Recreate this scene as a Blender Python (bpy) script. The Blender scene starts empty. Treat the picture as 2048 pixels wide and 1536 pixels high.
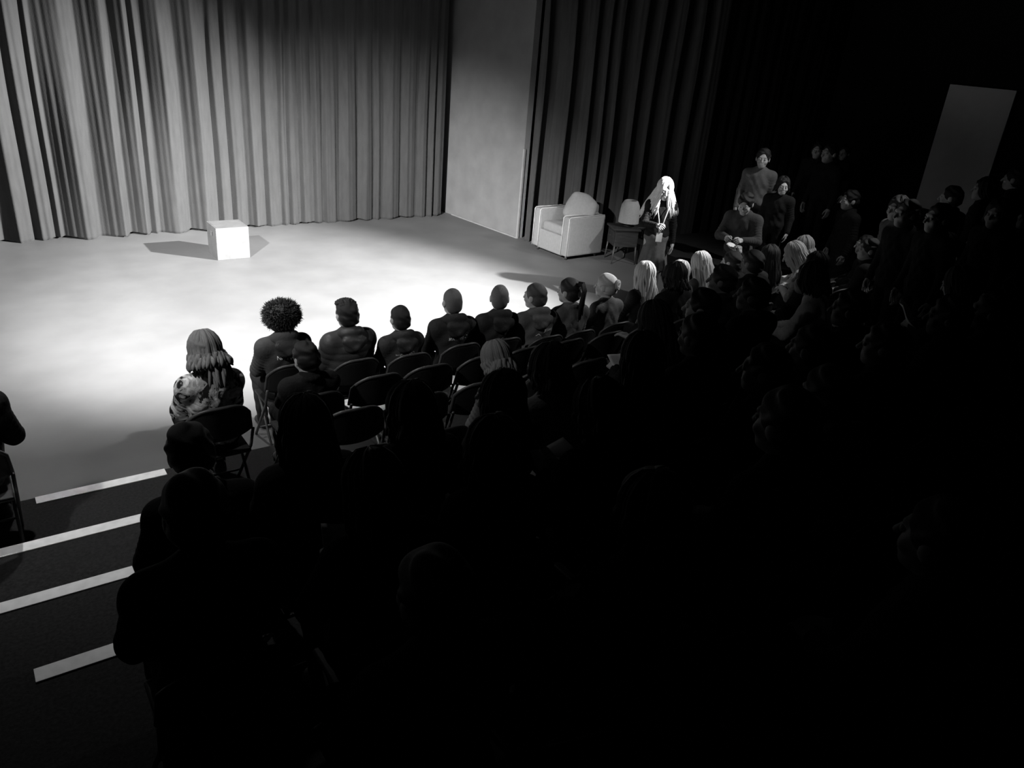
import bpy, bmesh, math, random
import numpy as np
from mathutils import Vector, Matrix
from mathutils.bvhtree import BVHTree

R = math.radians
SC = bpy.context.scene
COL = SC.collection
rng = random.Random(11)

# ------------------------------------------------------------------ camera
def make_camera():
    f, H, yaw = 1540.0, 3.2, R(-37)
    n = np.array([719.0 - 1024, 4166.0 - 768, f]); n /= np.linalg.norm(n)      # straight down, in lens axes
    fw = np.array([0, 0, 1.0]) - n * n[2]; fw /= np.linalg.norm(fw)
    rt = np.cross(n, fw)
    if rt[0] < 0: rt = -rt
    M = np.array([rt, fw, -n])
    rot = Matrix(((M[0, 0], -M[0, 1], -M[0, 2]), (M[1, 0], -M[1, 1], -M[1, 2]), (M[2, 0], -M[2, 1], -M[2, 2])))
    rot = Matrix.Rotation(yaw, 3, 'Z') @ rot
    cd = bpy.data.cameras.new('camera'); cd.sensor_fit = 'HORIZONTAL'; cd.sensor_width = 36.0
    cd.lens = f / 2048 * 36; cd.clip_start = 0.05; cd.clip_end = 60
    co = bpy.data.objects.new('camera', cd); COL.objects.link(co)
    co.matrix_world = Matrix.Translation((0, 0, H)) @ rot.to_4x4()
    SC.camera = co
make_camera()

# ------------------------------------------------------------------ world, lights, exposure
w = bpy.data.worlds.new('world'); SC.world = w; w.use_nodes = True
w.node_tree.nodes['Background'].inputs[0].default_value = (0, 0, 0, 1)
w.node_tree.nodes['Background'].inputs[1].default_value = 0
SC.view_settings.view_transform = 'Standard'; SC.view_settings.look = 'None'
SC.view_settings.exposure = 0.0; SC.view_settings.gamma = 1.0
SC.view_settings.use_curve_mapping = False

def spot(name, loc, aim, watts, deg, blend=1.0, rad=0.08):
    l = bpy.data.lights.new(name, 'SPOT'); l.energy = watts; l.spot_size = R(deg); l.spot_blend = blend
    l.shadow_soft_size = rad; l.color = (1, 1, 1)
    o = bpy.data.objects.new(name, l); COL.objects.link(o); o.location = loc
    o.rotation_euler = (Vector(aim) - Vector(loc)).to_track_quat('-Z', 'Y').to_euler()
    return o
# two front-of-house spotlights, each with an added wide fill imitating lens scatter
spot('stage_spot_right', (10.2, 3.8, 5.0), (1.7, 10.3, 0), 42000, 46, .8)
spot('stage_spot_left', (-2.0, 3.8, 5.0), (3.7, 9.7, 0), 17500, 46, .8)
spot('added_scatter_fill_right', (10.2, 3.8, 5.02), (5.5, 8.7, 0), 1000, 78)
spot('added_scatter_fill_left', (-2.0, 3.8, 5.02), (2.3, 7.7, 0), 600, 86)
spot('added_overhead_wash', (.6, 7.0, 5.7), (.9, 5.4, 0), 560, 70)  # added lamp, brightens the step nosings and the tops of front-row hair

# ------------------------------------------------------------------ helpers
def tag(o, label=None, cat=None, group=None, kind=None):
    if label: o['label'] = label
    if cat: o['category'] = cat
    if group: o['group'] = group
    if kind: o['kind'] = kind
    return o

def mat(name, v, rough=0.7, spec=0.3, noise=0.0, nscale=20.0, bump=0.0, bscale=60.0, metal=0.0, stretch=None, sheen=0.0):
    m = bpy.data.materials.new(name); m.use_nodes = True
    nt = m.node_tree; b = nt.nodes['Principled BSDF']
    b.inputs['Base Color'].default_value = (v, v, v, 1)
    b.inputs['Roughness'].default_value = rough
    b.inputs['Specular IOR Level'].default_value = spec
    b.inputs['Metallic'].default_value = metal
    if sheen: b.inputs['Sheen Weight'].default_value = sheen
    tc = nt.nodes.new('ShaderNodeTexCoord')
    src = tc.outputs['Object']
    if stretch:
        mp = nt.nodes.new('ShaderNodeMapping'); mp.inputs['Scale'].default_value = stretch
        nt.links.new(src, mp.inputs['Vector']); src = mp.outputs['Vector']
    if noise > 0:
        n = nt.nodes.new('ShaderNodeTexNoise'); n.inputs['Scale'].default_value = nscale; n.inputs['Detail'].default_value = 5
        nt.links.new(src, n.inputs['Vector'])
        r = nt.nodes.new('ShaderNodeMapRange')
        r.inputs['From Min'].default_value = 0.3; r.inputs['From Max'].default_value = 0.7
        r.inputs['To Min'].default_value = v * (1 - noise); r.inputs['To Max'].default_value = v * (1 + noise)
        nt.links.new(n.outputs['Fac'], r.inputs['Value'])
        nt.links.new(r.outputs['Result'], b.inputs['Base Color'])
    if bump > 0:
        n2 = nt.nodes.new('ShaderNodeTexNoise'); n2.inputs['Scale'].default_value = bscale; n2.inputs['Detail'].default_value = 4
        nt.links.new(src, n2.inputs['Vector'])
        bp = nt.nodes.new('ShaderNodeBump'); bp.inputs['Strength'].default_value = bump; bp.inputs['Distance'].default_value = 0.01
        nt.links.new(n2.outputs['Fac'], bp.inputs['Height']); nt.links.new(bp.outputs['Normal'], b.inputs['Normal'])
    return m

M = {}
M['floor'] = mat('painted_stage_floor', 0.10, 0.55, 0.35, 0.10, 1.6, 0.08, 9)
M['curtain'] = mat('heavy_velour', 0.042, 0.9, 0.1, 0.10, 14, 0.25, 120, stretch=(1, 1, 0.25), sheen=0.1)
M['black_drape'] = mat('black_masking_drape', 0.018, 0.95, 0.1, 0.15, 6, 0.2, 80)
M['flat'] = mat('painted_flat', 0.15, 0.75, 0.2, 0.10, 3, 0.1, 90)
M['black_wall'] = mat('black_wall_paint', 0.012, 0.9, 0.1, 0.2, 3)
M['carpet'] = mat('dark_riser_carpet', 0.022, 0.95, 0.1, 0.3, 60, 0.3, 160)
M['nosing'] = mat('pale_step_nosing', 0.75, 0.6, 0.3, 0.10, 18, 0.1, 60)
M['trim'] = mat('pale_trim', 0.22, 0.5, 0.4, 0.1, 10)
M['box'] = mat('painted_box', 0.10, 0.6, 0.3, 0.12, 7, 0.1, 40)
M['hole_shade'] = mat('painted_slot_shade', 0.015, 0.9, 0.1, 0.05, 8)
M['armchair'] = mat('pale_upholstery', 0.22, 0.9, 0.15, 0.06, 30, 0.15, 160)
M['armchair_pipe'] = mat('pale_piping', 0.50, 0.8, 0.2, 0.05, 30)
M['wood_dark'] = mat('dark_wood', 0.035, 0.5, 0.4, 0.3, 6, 0.1, 30, stretch=(1, 1, 6))
M['lampshade'] = mat('pale_lampshade', 0.42, 0.85, 0.15, 0.06, 40, 0.1, 120)
M['screen'] = mat('pale_blank_panel', 0.80, 0.9, 0.1, 0.03, 5)
M['chair_plastic'] = mat('black_chair_plastic', 0.018, 0.55, 0.3, 0.15, 30, 0.1, 140)
M['chair_metal'] = mat('dark_chair_tube', 0.06, 0.45, 0.5, 0.1, 30)
M['eye'] = mat('dark_eye', 0.03, 0.2, 0.5, 0.1, 40)
for k, v in (('skin_light', 0.40), ('skin_mid', 0.27), ('skin_dark', 0.13)):
    M[k] = mat(k, v, 0.55, 0.35, 0.06, 25, 0.05, 120)  # darkest skin tone puts shade into the colour of several crowd faces
for k, v in (('cloth_black', 0.014), ('cloth_dark', 0.034), ('cloth_charcoal', 0.048), ('cloth_grey', 0.12), ('cloth_pale', 0.32), ('cloth_white', 0.62)):
    M[k] = mat(k, v, 0.9, 0.12, 0.12, 18, 0.35, 55)
M['cloth_puffer'] = mat('cloth_puffer', 0.058, 0.5, 0.35, 0.12, 14, 0.25, 40)
for k, v in (('hair_black', 0.010), ('hair_dark', 0.020), ('hair_brown', 0.07), ('hair_fair', 0.20), ('hair_blonde', 0.42), ('hair_pale', 0.70), ('hair_buzz', 0.12)):
    M[k] = mat(k, v, 0.55, 0.3, 0.25, 60, 0.4, 90, stretch=(8, 8, 1.0))
M['print_white'] = mat('white_print', 0.75, 0.7, 0.2, 0.05, 40)
M['print_grey'] = mat('grey_print', 0.25, 0.7, 0.2, 0.05, 40)
M['paper'] = mat('white_paper', 0.75, 0.8, 0.2, 0.04, 12)
M['shoe'] = mat('dark_shoe', 0.02, 0.5, 0.4, 0.1, 30)
M['lanyard'] = mat('white_lanyard', 0.75, 0.6, 0.3, 0.04, 30)

def pattern_material():
    m = mat('patterned_blouse', 0.36, 0.9, 0.12, 0, 0, 0.3, 45); nt = m.node_tree; b = nt.nodes['Principled BSDF']
    tc = nt.nodes.new('ShaderNodeTexCoord')
    n = nt.nodes.new('ShaderNodeTexNoise'); n.inputs['Scale'].default_value = 9; n.inputs['Detail'].default_value = 3; n.inputs['Distortion'].default_value = 1.6
    nt.links.new(tc.outputs['Object'], n.inputs['Vector'])
    r = nt.nodes.new('ShaderNodeValToRGB')
    e = r.color_ramp.elements; e[0].position = 0.40; e[0].color = (.015, .015, .015, 1); e[1].position = 0.60; e[1].color = (.8, .8, .8, 1)
    for p, v in ((0.44, .05), (0.46, .40), (0.54, .50)):
        q = e.new(p); q.color = (v, v, v, 1)
    nt.links.new(n.outputs['Fac'], r.inputs['Fac']); nt.links.new(r.outputs['Color'], b.inputs['Base Color'])
    return m
M['patterned'] = pattern_material()

def new_mesh(name, verts, faces, smooth=True):
    me = bpy.data.meshes.new(name); me.from_pydata([tuple(map(float, v)) for v in verts], [], [tuple(map(int, f)) for f in faces]); me.update()
    if smooth: me.polygons.foreach_set('use_smooth', [True] * len(me.polygons))
    return me

def obj(name, me, m, parent=None, loc=None, smooth=None):
    o = bpy.data.objects.new(name, me); COL.objects.link(o)
    if m is not None and len(me.materials) == 0: me.materials.append(m)
    if parent is not None: o.parent = parent
    if loc is not None: o.location = loc
    return o

class MB:
    """collects boxes, tubes and prisms into one mesh"""
    def __init__(s): s.v = []; s.f = []
    def add(s, v, f):
        n = len(s.v); s.v += [tuple(p) for p in v]; s.f += [tuple(i + n for i in q) for q in f]; return s
    def box(s, c, d, bev=0.0, rz=0.0, rot=None):
        bm = bmesh.new(); bmesh.ops.create_cube(bm, size=1)
        for v in bm.verts: v.co = Vector((v.co.x * d[0], v.co.y * d[1], v.co.z * d[2]))
        if bev > 0: bmesh.ops.bevel(bm, geom=list(bm.edges), offset=bev, segments=3, profile=0.5, affect='EDGES')
        Rm = rot if rot is not None else Matrix.Rotation(rz, 3, 'Z')
        bm.verts.index_update()
        s.add([Rm @ v.co + Vector(c) for v in bm.verts], [[v.index for v in f.verts] for f in bm.faces]); bm.free(); return s
    def tube(s, pts, r, n=8, caps=True):
        pts = [Vector(p) for p in pts]; rs = r if isinstance(r, (list, tuple)) else [r] * len(pts)
        V = []; F = []; up = None
        for i, p in enumerate(pts):
            t = (pts[min(i + 1, len(pts) - 1)] - pts[max(i - 1, 0)])
            t = t.normalized() if t.length > 1e-9 else Vector((0, 0, 1))
            if up is None: up = t.orthogonal().normalized()
            else:
                up = up - t * up.dot(t); up = up.normalized() if up.length > 1e-6 else t.orthogonal().normalized()
            q = t.cross(up)
            for k in range(n):
                a = 2 * math.pi * k / n; V.append(p + (up * math.cos(a) + q * math.sin(a)) * rs[i])
        for i in range(len(pts) - 1):
            for k in range(n): F.append((i * n + k, i * n + (k + 1) % n, (i + 1) * n + (k + 1) % n, (i + 1) * n + k))
        if caps:
            F.append(tuple(range(n))[::-1]); F.append(tuple((len(pts) - 1) * n + k for k in range(n)))
        return s.add(V, F)
    def lathe(s, prof, c=(0, 0, 0), n=32):
        V = []; F = []
        for r, z in prof:
            for k in range(n):
                a = 2 * math.pi * k / n; V.append((c[0] + r * math.cos(a), c[1] + r * math.sin(a), c[2] + z))
        for i in range(len(prof) - 1):
            for k in range(n): F.append((i * n + k, i * n + (k + 1) % n, (i + 1) * n + (k + 1) % n, (i + 1) * n + k))
        return s.add(V, F)
    def build(s, name, m, parent=None, smooth=False, loc=None):
        me = new_mesh(name, s.v, s.f, smooth)
        return obj(name, me, m, parent, loc)

def empty(name, loc, rz=0.0):
    o = bpy.data.objects.new(name, None); COL.objects.link(o); o.location = loc; o.rotation_euler = (0, 0, rz); o.empty_display_size = 0.1
    return o

# ------------------------------------------------------------------ signed-distance mesher (smooth unions, then surface nets)
class SDF:
    def __init__(s, lo, hi, h):
        s.lo = np.array(lo, float); s.h = h
        s.n = np.ceil((np.array(hi) - s.lo) / h).astype(int) + 1
        s.f = np.full(s.n, 0.12, np.float32)
    def _sub(s, lo, hi):
        a = np.clip(np.floor((np.array(lo) - s.lo) / s.h).astype(int), 0, s.n); b = np.clip(np.ceil((np.array(hi) - s.lo) / s.h).astype(int) + 1, 0, s.n)
        if (b <= a).any(): return None, None
        g = np.meshgrid(*[s.lo[i] + s.h * np.arange(a[i], b[i]) for i in range(3)], indexing='ij')
        return tuple(slice(a[i], b[i]) for i in range(3)), np.stack(g, -1)
    def _put(s, sl, d, k, cut=False):
        a = s.f[sl]
        if cut:
            d = -d; h = np.clip(0.5 - 0.5 * (d - a) / k, 0, 1) if k else 0
            s.f[sl] = np.maximum(a, d) if not k else (d * h + a * (1 - h) + k * h * (1 - h)) if False else np.maximum(a, d)
            return
        if k <= 0: s.f[sl] = np.minimum(a, d); return
        h = np.clip(0.5 + 0.5 * (d - a) / k, 0, 1)
        s.f[sl] = d * (1 - h) + a * h - k * h * (1 - h)
    def cap(s, p, q, r0, r1=None, k=0.02, fn=None):
        r1 = r0 if r1 is None else r1; p = np.array(p, float); q = np.array(q, float); m = max(r0, r1) + 0.07
        sl, X = s._sub(np.minimum(p, q) - m, np.maximum(p, q) + m)
        if sl is None: return
        ab = q - p; t = np.clip(((X - p) @ ab) / max(ab @ ab, 1e-12), 0, 1)
        d = np.linalg.norm(X - p - t[..., None] * ab, axis=-1) - (r0 + (r1 - r0) * t)
        if fn is not None: d = d - fn(t, X)
        s._put(sl, d, k)
    def ell(s, c, r, k=0.02, rot=None, cut=False, fn=None):
        c = np.array(c, float); r = np.array(r, float); m = r.max() + 0.07
        sl, X = s._sub(c - m, c + m)
        if sl is None: return
        Y = X - c
        if rot is not None: Y = Y @ np.array(rot)          # into the local axes
        k0 = np.linalg.norm(Y / r, axis=-1); k1 = np.linalg.norm(Y / (r * r), axis=-1)
        d = k0 * (k0 - 1) / np.maximum(k1, 1e-9)
        if fn is not None: d = d - fn(Y)
        s._put(sl, d, k, cut)
    def clip(s, fn):
        g = np.meshgrid(*[s.lo[i] + s.h * np.arange(s.n[i]) for i in range(3)], indexing='ij')
        s.f = np.maximum(s.f, fn(*g).astype(np.float32))
    def mesh(s):
        f = s.f.copy(); f[0] = f[-1] = 0.1; f[:, 0] = f[:, -1] = 0.1; f[:, :, 0] = f[:, :, -1] = 0.1
        neg = f < 0
        def C(a, dx, dy, dz): return a[dx:a.shape[0] - 1 + dx, dy:a.shape[1] - 1 + dy, dz:a.shape[2] - 1 + dz]
        cnt = sum(C(neg, dx, dy, dz).astype(np.int8) for dx in (0, 1) for dy in (0, 1) for dz in (0, 1))
        act = (cnt > 0) & (cnt < 8); idx = np.full(act.shape, -1, np.int64); ii = np.argwhere(act); idx[act] = np.arange(len(ii))
        acc = np.zeros((len(ii), 3)); num = np.zeros(len(ii))
        cs = [(dx, dy, dz) for dx in (0, 1) for dy in (0, 1) for dz in (0, 1)]
        for a in cs:
            for ax in range(3):
                if a[ax]: continue
                b = list(a); b[ax] = 1
                fa = f[ii[:, 0] + a[0], ii[:, 1] + a[1], ii[:, 2] + a[2]]; fb = f[ii[:, 0] + b[0], ii[:, 1] + b[1], ii[:, 2] + b[2]]
                x = (fa < 0) != (fb < 0); t = np.where(x, fa / np.where(x, fa - fb, 1), 0)
                p = np.array(a, float)[None].repeat(len(ii), 0); p[:, ax] += t
                acc[x] += p[x]; num[x] += 1
        V = s.lo + s.h * (ii + acc / num[:, None])
        F = []
        for ax in range(3):
            u, v = (ax + 1) % 3, (ax + 2) % 3
            a = [slice(None)] * 3; b = [slice(None)] * 3; a[ax] = slice(0, -1); b[ax] = slice(1, None)
            e = np.argwhere(neg[tuple(a)] != neg[tuple(b)])
            e = e[(e[:, u] > 0) & (e[:, v] > 0) & (e[:, u] < idx.shape[u]) & (e[:, v] < idx.shape[v])]
            if not len(e): continue
            def I(du, dv):
                q = e.copy(); q[:, u] -= du; q[:, v] -= dv; return idx[q[:, 0], q[:, 1], q[:, 2]]
            quad = np.stack([I(1, 1), I(0, 1), I(0, 0), I(1, 0)], 1)
            flip = ~neg[e[:, 0], e[:, 1], e[:, 2]]
            quad[flip] = quad[flip][:, ::-1]; F.append(quad)
        return V, np.concatenate(F)

def np_mesh(name, V, F):
    me = bpy.data.meshes.new(name); me.vertices.add(len(V)); me.vertices.foreach_set('co', np.asarray(V, np.float32).ravel())
    n = len(F); me.loops.add(4 * n); me.loops.foreach_set('vertex_index', np.asarray(F, np.int32).ravel())
    me.polygons.add(n); me.polygons.foreach_set('loop_start', np.arange(0, 4 * n, 4, dtype=np.int32)); me.polygons.foreach_set('loop_total', np.full(n, 4, np.int32))
    me.polygons.foreach_set('use_smooth', np.ones(n, bool)); me.update(calc_edges=True); me.validate()
    return me

# ------------------------------------------------------------------ the setting
def prism(name, poly, z0, z1, m, label=None):
    n = len(poly)
    V = [(x, y, z0) for x, y in poly] + [(x, y, z1) for x, y in poly]
    F = [tuple(range(n))[::-1], tuple(range(n, 2 * n))] + [(i, (i + 1) % n, n + (i + 1) % n, n + i) for i in range(n)]
    o = obj(name, new_mesh(name, V, F, False), m); o['kind'] = 'structure'
    if label: o['label'] = label
    return o
XL, XR, YB, YF, ZC = -5.0, 14.2, -3.0, 13.6, 6.0
prism('floor', [(XL, YB), (XR, YB), (XR, YF), (XL, YF)], -0.2, 0.0, M['floor'], 'dark painted stage floor lit by spotlights')
prism('ceiling', [(XL, YB), (XR, YB), (XR, YF), (XL, YF)], ZC, ZC + .2, M['black_wall'])
prism('wall_left', [(XL - .2, YB), (XL, YB), (XL, YF), (XL - .2, YF)], 0, ZC, M['black_wall'])
prism('wall_right', [(XR, YB), (XR + .2, YB), (XR + .2, YF), (XR, YF)], 0, ZC, M['black_wall'])
prism('wall_rear', [(XL, YB - .2), (XR, YB - .2), (XR, YB), (XL, YB)], 0, ZC, M['black_wall'])
prism('wall_front', [(XL, YF), (XR, YF), (XR, YF + .2), (XL, YF + .2)], 0, ZC, M['black_wall'])
# side wall of the stage, its pale corner strip and the line along its foot
prism('wall_side', [(7.60, 13.4), (7.85, 10.66), (7.97, 10.67), (7.72, 13.4)], 0, 5.2, M['flat'], 'plain painted side wall at the corner of the stage')
prism('trim_1', [(7.835, 10.67), (7.84, 10.635), (7.875, 10.64), (7.87, 10.675)], 0, 1.5, M['trim'], 'pale vertical corner strip at the end of the side wall')
prism('trim_2', [(7.655, 12.55), (7.83, 10.66), (7.845, 10.66), (7.67, 12.55)], 0, 0.02, M['trim'], 'pale line along the foot of the side wall')

EDGES = [(5.07, .25), (4.36, .39), (3.72, .50), (3.06, .60), (2.40, .70), (1.75, .80), (1.10, .90), (.45, 1.0)]
for i, (y, z) in enumerate(EDGES):
    y2 = EDGES[i + 1][0] if i + 1 < len(EDGES) else YB
    o = prism('floor_riser', [(XL, y2), (XR, y2), (XR, y), (XL, y)], 0.0, z, M['carpet'], 'dark carpeted seating riser, step %d up from the stage' % (i + 1))
prism('floor_riser', [(8.9, 6.1), (XR, 6.1), (XR, 9.05), (8.9, 9.05)], 0.0, .30, M['carpet'], 'dark low riser under the standing people beside the stage')

# nosing strips of the aisle steps
words = ['lowest', 'second', 'third', 'fourth']
for i, (x0, x1) in enumerate([(.08, .86), (-.35, .68), (-.45, .42), (-.08, .38)]):
    y, z = EDGES[i]
    r = empty('step_nosing', ((x0 + x1) / 2, y, z))
    tag(r, 'pale nosing strip along the edge of the %s aisle step at bottom left' % words[i], 'step edge', 'pale nosings of the aisle steps')
    L = x1 - x0
    MB().box((0, -.045, .004), (L, .085, .008), .002).build('top_strip', M['nosing'], r)
    MB().box((0, .004, -.026), (L, .008, .045), .002).build('front_strip', M['nosing'], r)

# ------------------------------------------------------------------ curtains
def curtain(name, knots, z0, z1, origin, dirv, m, label, rows=26, dx=.008, amp=1.0, seed=1):
    """knots: (distance along the track, depth towards the audience); pleats wander a little with height"""
    rg = np.random.RandomState(seed)
    ks = np.array(knots); s = np.arange(ks[0, 0], ks[-1, 0], dx)
    ph = rg.rand(6) * 6.28
    d = np.array(dirv, float); d /= np.linalg.norm(d); nrm = np.array([d[1], -d[0]])     # towards the audience
    V = []
    ker = np.hanning(9); ker /= ker.sum()
    zs = np.concatenate([[z0, z0 + .03, z0 + .08], np.linspace(z0 + .15, z1, rows - 3)])
    for z in zs:
        hgt = (z - z0) / (z1 - z0)
        sh = s + .03 * np.sin(2.1 * s + 1.3 * z + ph[0]) * hgt + .015 * np.sin(5.2 * s - 1.1 * z + ph[1]) * hgt
        y = np.interp(sh, ks[:, 0], ks[:, 1])
        y = np.convolve(np.pad(y, 4, 'edge'), ker, 'valid')
        y = y * (1 + .25 * np.sin(1.7 * z + 3 * s + ph[2]) * hgt) * (1 - .15 * hgt)
        y = y + .004 * np.sin(s * 47 + .6 * z + ph[3]) + .004 * np.sin(s * 83 + ph[4] + .9 * z) * (1 - .4 * hgt)
        zz = z + (.018 * np.sin(s * 7.0 + ph[5]) if z < z0 + .02 else 0)
        P = np.stack([origin[0] + d[0] * s + nrm[0] * y, origin[1] + d[1] * s + nrm[1] * y, np.zeros_like(s) + zz], 1)
        V.append(P)
    n = len(s); V = np.concatenate(V)
    i, j = np.meshgrid(np.arange(len(zs) - 1), np.arange(n - 1), indexing='ij'); q = i * n + j
    F = np.stack([q, q + 1, q + n + 1, q + n], -1).reshape(-1, 4)
    me = np_mesh(name, V, F)
    o = obj(name, me, m)
    sol = o.modifiers.new('thickness', 'SOLIDIFY'); sol.thickness = .006; sol.offset = -1
    tag(o, label, 'curtain')
    return o

# dark pleat sides across the back curtain: (from, to) in metres along the track
bands = [(.02, .16), (.46, .65), (.84, .91), (1.10, 1.14), (1.19, 1.47), (1.68, 1.98), (2.08, 2.29), (2.36, 2.43), (2.50, 2.71), (2.94, 3.17), (3.40, 3.45),
         (3.61, 3.65), (3.84, 3.96), (4.15, 4.19), (4.40, 4.45), (4.53, 4.58), (4.73, 4.77), (4.95, 4.99), (5.13, 5.17), (5.42, 5.52), (5.76, 5.88),
         (6.07, 6.11), (6.23, 6.34), (6.59, 6.66), (6.91, 6.98), (7.12, 7.19), (7.27, 7.32)]
kn = [(-4.6, 0.0)]; x = -4.4
while x < -.1:
    wd = rng.uniform(.08, .25); kn += [(x, 0.0), (x + wd, .10 + .5 * wd)]; x += wd + rng.uniform(.15, .3)
for a, b in bands:
    dep = .07 + .55 * (b - a)
    if kn[-1][0] < a - .12: kn.append((kn[-1][0] + (a - kn[-1][0]) * .55, dep * .75))
    kn += [(a, 0.0), (b, dep)]
kn.append((7.44, .02))
curtain('stage_curtain', kn, 0.012, 5.2, (0, 12.66), (1, -.008), M['curtain'], 'wide pleated stage curtain hanging across the back of the lit stage', seed=3)

gro = [(0.0, .01), (.112, .236), (.538, .68), (.895, 1.002), (1.129, 1.201), (1.328, 1.492), (1.657, 1.803), (1.931, 2.099), (2.284, 2.45), (2.60, 2.75)]
kn = [(0, .05)]
for a, b in gro[1:]:
    kn += [(a - .02, .12), (a + .02, -.16), (b - .02, -.18), (b + .02, .10)]
kn.append((3.0, .05))
curtain('side_curtain', kn, 0.012, 5.2, (7.90, 10.52), (2.68, -1.32), M['curtain'], 'pleated side curtain falling into shadow behind the pale armchair', seed=5, dx=.007)
kn = [(0, .02)]; x = .06
while x < 3.3:
    kn += [(x, .06), (x + .10, -.03), (x + .22, .05)]; x += rng.uniform(.26, .42)
kn.append((3.75, 0))
curtain('masking_drape', kn, 0.012, 5.2, (10.46, 9.30), (1, .03), M['black_drape'], 'black drape hanging right of the pleated side curtain', seed=8, dx=.012)

# ------------------------------------------------------------------ things on the stage
def acting_box():
    r = empty('storage_box', (3.075, 11.075, 0), R(0))
    tag(r, 'small plain cube box standing alone on the lit stage floor', 'box')
    s, t = .45, .018
    MB().box((0, -s/2 + t/2, s/2), (s, t, s), .003).build('front_panel', M['box'], r)
    MB().box((0, s/2 - t/2, s/2), (s, t, s), .003).build('back_panel', M['box'], r)
    m = MB(); zc = .33                                               # left side with a hand slot cut through it
    m.box((-s/2 + t/2, 0, .145), (t, s - 2*t, .29)); m.box((-s/2 + t/2, 0, .405), (t, s - 2*t, .09))
    for sy in (-1, 1): m.box((-s/2 + t/2, sy * .1285, .325), (t, .157, .07))
    m.build('side_panel', M['box'], r)
    MB().box((s/2 - t/2, 0, s/2), (t, s - 2*t, s), .002).build('side_panel', M['box'], r)
    MB().box((0, 0, s - t/2), (s - 2*t + .012, s - 2*t + .012, t), .003).build('lid', M['box'], r)
    MB().box((-s/2 + t + .004, 0, .325), (.006, .12, .085)).build('slot_shade_plate', M['hole_shade'], r)  # dark plate inside the slot; its colour stands for shade in the box
acting_box()

def armchair():
    # faces local -X
    r = empty('armchair', (8.12, 9.62, 0), R(3))
    tag(r, 'pale boxy armchair with a loose cushion at the right of the stage', 'armchair')
    r.scale = (1.06, 1.06, 1.06); W, D = .82, .74
    m = MB(); m.box((0, 0, .20), (D - .02, W - .24, .30), .02); m.build('base', M['armchair'], r, True)
    for sy in (-1, 1):
        a = MB().box((0, sy * (W/2 - .075), .355), (D, .15, .59), .028).build('arm', M['armchair'], r, True)
        y0 = sy * (W/2 - .075)
        for e in (-1, 1):
            MB().tube([(-D/2 - .002, y0 + e * .066, .07), (-D/2 - .002, y0 + e * .066, .63), (-D/2 + .02, y0 + e * .066, .652), (D/2 - .03, y0 + e * .066, .652)], .006, 6).build('piping', M['armchair_pipe'], a, True)
    MB().box((-.03, 0, .40), (D - .16, W - .31, .15), .045).build('seat_cushion', M['armchair'], r, True)
    b = MB().box((D/2 - .09, 0, .44), (.17, W - .29, .70), .05).build('backrest', M['armchair'], r, True)
    V, F = [], []
    g = SDF((-.3, -.3, -.3), (.3, .3, .3), .012)
    g.ell((0, 0, 0), (.11, .27, .25), .0, fn=lambda Y: .03 * np.exp(-((np.abs(Y[..., 1]) - .2) ** 2 + (np.abs(Y[..., 2]) - .17) ** 2) / .006))
    V, F = g.mesh()
    p = obj('loose_cushion', np_mesh('loose_cushion', V, F), M['armchair'], r, (.10, -.10, .69)); p.rotation_euler = (R(14), R(22), R(14))
    for sx in (-1, 1):
        for sy in (-1, 1):
            MB().lathe([(.0, 0), (.018, 0), (.024, .055), (0, .055)], (sx * (D/2 - .07), sy * (W/2 - .08), 0), 14).build('foot', M['wood_dark'], r, True)
armchair()

def side_table():
    r = empty('side_table', (8.66, 8.90, 0), R(-25))
    tag(r, 'small dark side table with thin legs beside the pale armchair', 'table')
    MB().box((0, 0, .555), (.44, .44, .03), .006).build('table_top', M['wood_dark'], r)
    MB().box((0, 0, .41), (.38, .38, .26), .006).build('drawer_case', M['wood_dark'], r)
    d = MB().box((-.195, 0, .42), (.012, .33, .18), .004).build('drawer', M['wood_dark'], r)
    MB().lathe([(0, 0), (.012, .003), (.012, .012), (0, .016)], (0, 0, 0), 12).build('knob', M['chair_metal'], d, True).location = (-.212, 0, .42)
    for sx in (-1, 1):
        for sy in (-1, 1):
            MB().tube([(sx * .175, sy * .175, .30), (sx * .195, sy * .195, 0)], [.016, .009], 8).build('leg', M['chair_metal'], r, True)
    l = empty('table_lamp', (8.74, 8.90, .57), R(0))
    tag(l, 'unlit table lamp with a tall pale shade on the dark side table', 'lamp')
    MB().lathe([(0, 0), (.075, 0), (.075, .015), (.03, .03), (.02, .06), (.035, .09), (.03, .12), (.012, .14), (0, .14)], n=24).build('lamp_base', M['wood_dark'], l, True)
    MB().tube([(0, 0, .13), (0, 0, .30)], .008).build('stem', M['chair_metal'], l, True)
    MB().lathe([(.165, .06), (.16, .20), (.145, .33), (.11, .40), (.085, .41), (.08, .405), (.14, .33), (.155, .20), (.16, .06), (.165, .06)], n=36).build('lamp_shade', M['lampshade'], l, True)
side_table()

def twisted_stool():
    r = empty('stool', (9.16, 9.22, 0), R(-20))
    tag(r, 'dark stool with twisted legs in the shadow right of the side table', 'stool')
    MB().box((0, 0, .47), (.36, .36, .05), .015).build('seat', M['wood_dark'], r)
    for sx in (-1, 1):
        for sy in (-1, 1):
            m = MB()
            for st in (0, math.pi):
                m.tube([(sx * .14 + .012 * math.cos(t * .9 + st), sy * .14 + .012 * math.sin(t * .9 + st), .445 * (1 - t / 40)) for t in range(41)], .013, 7)
            m.build('leg', M['chair_metal'], r, True)
    MB().box((0, 0, .12), (.24, .03, .03), .005).build('stretcher', M['wood_dark'], r)
twisted_stool()

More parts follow.
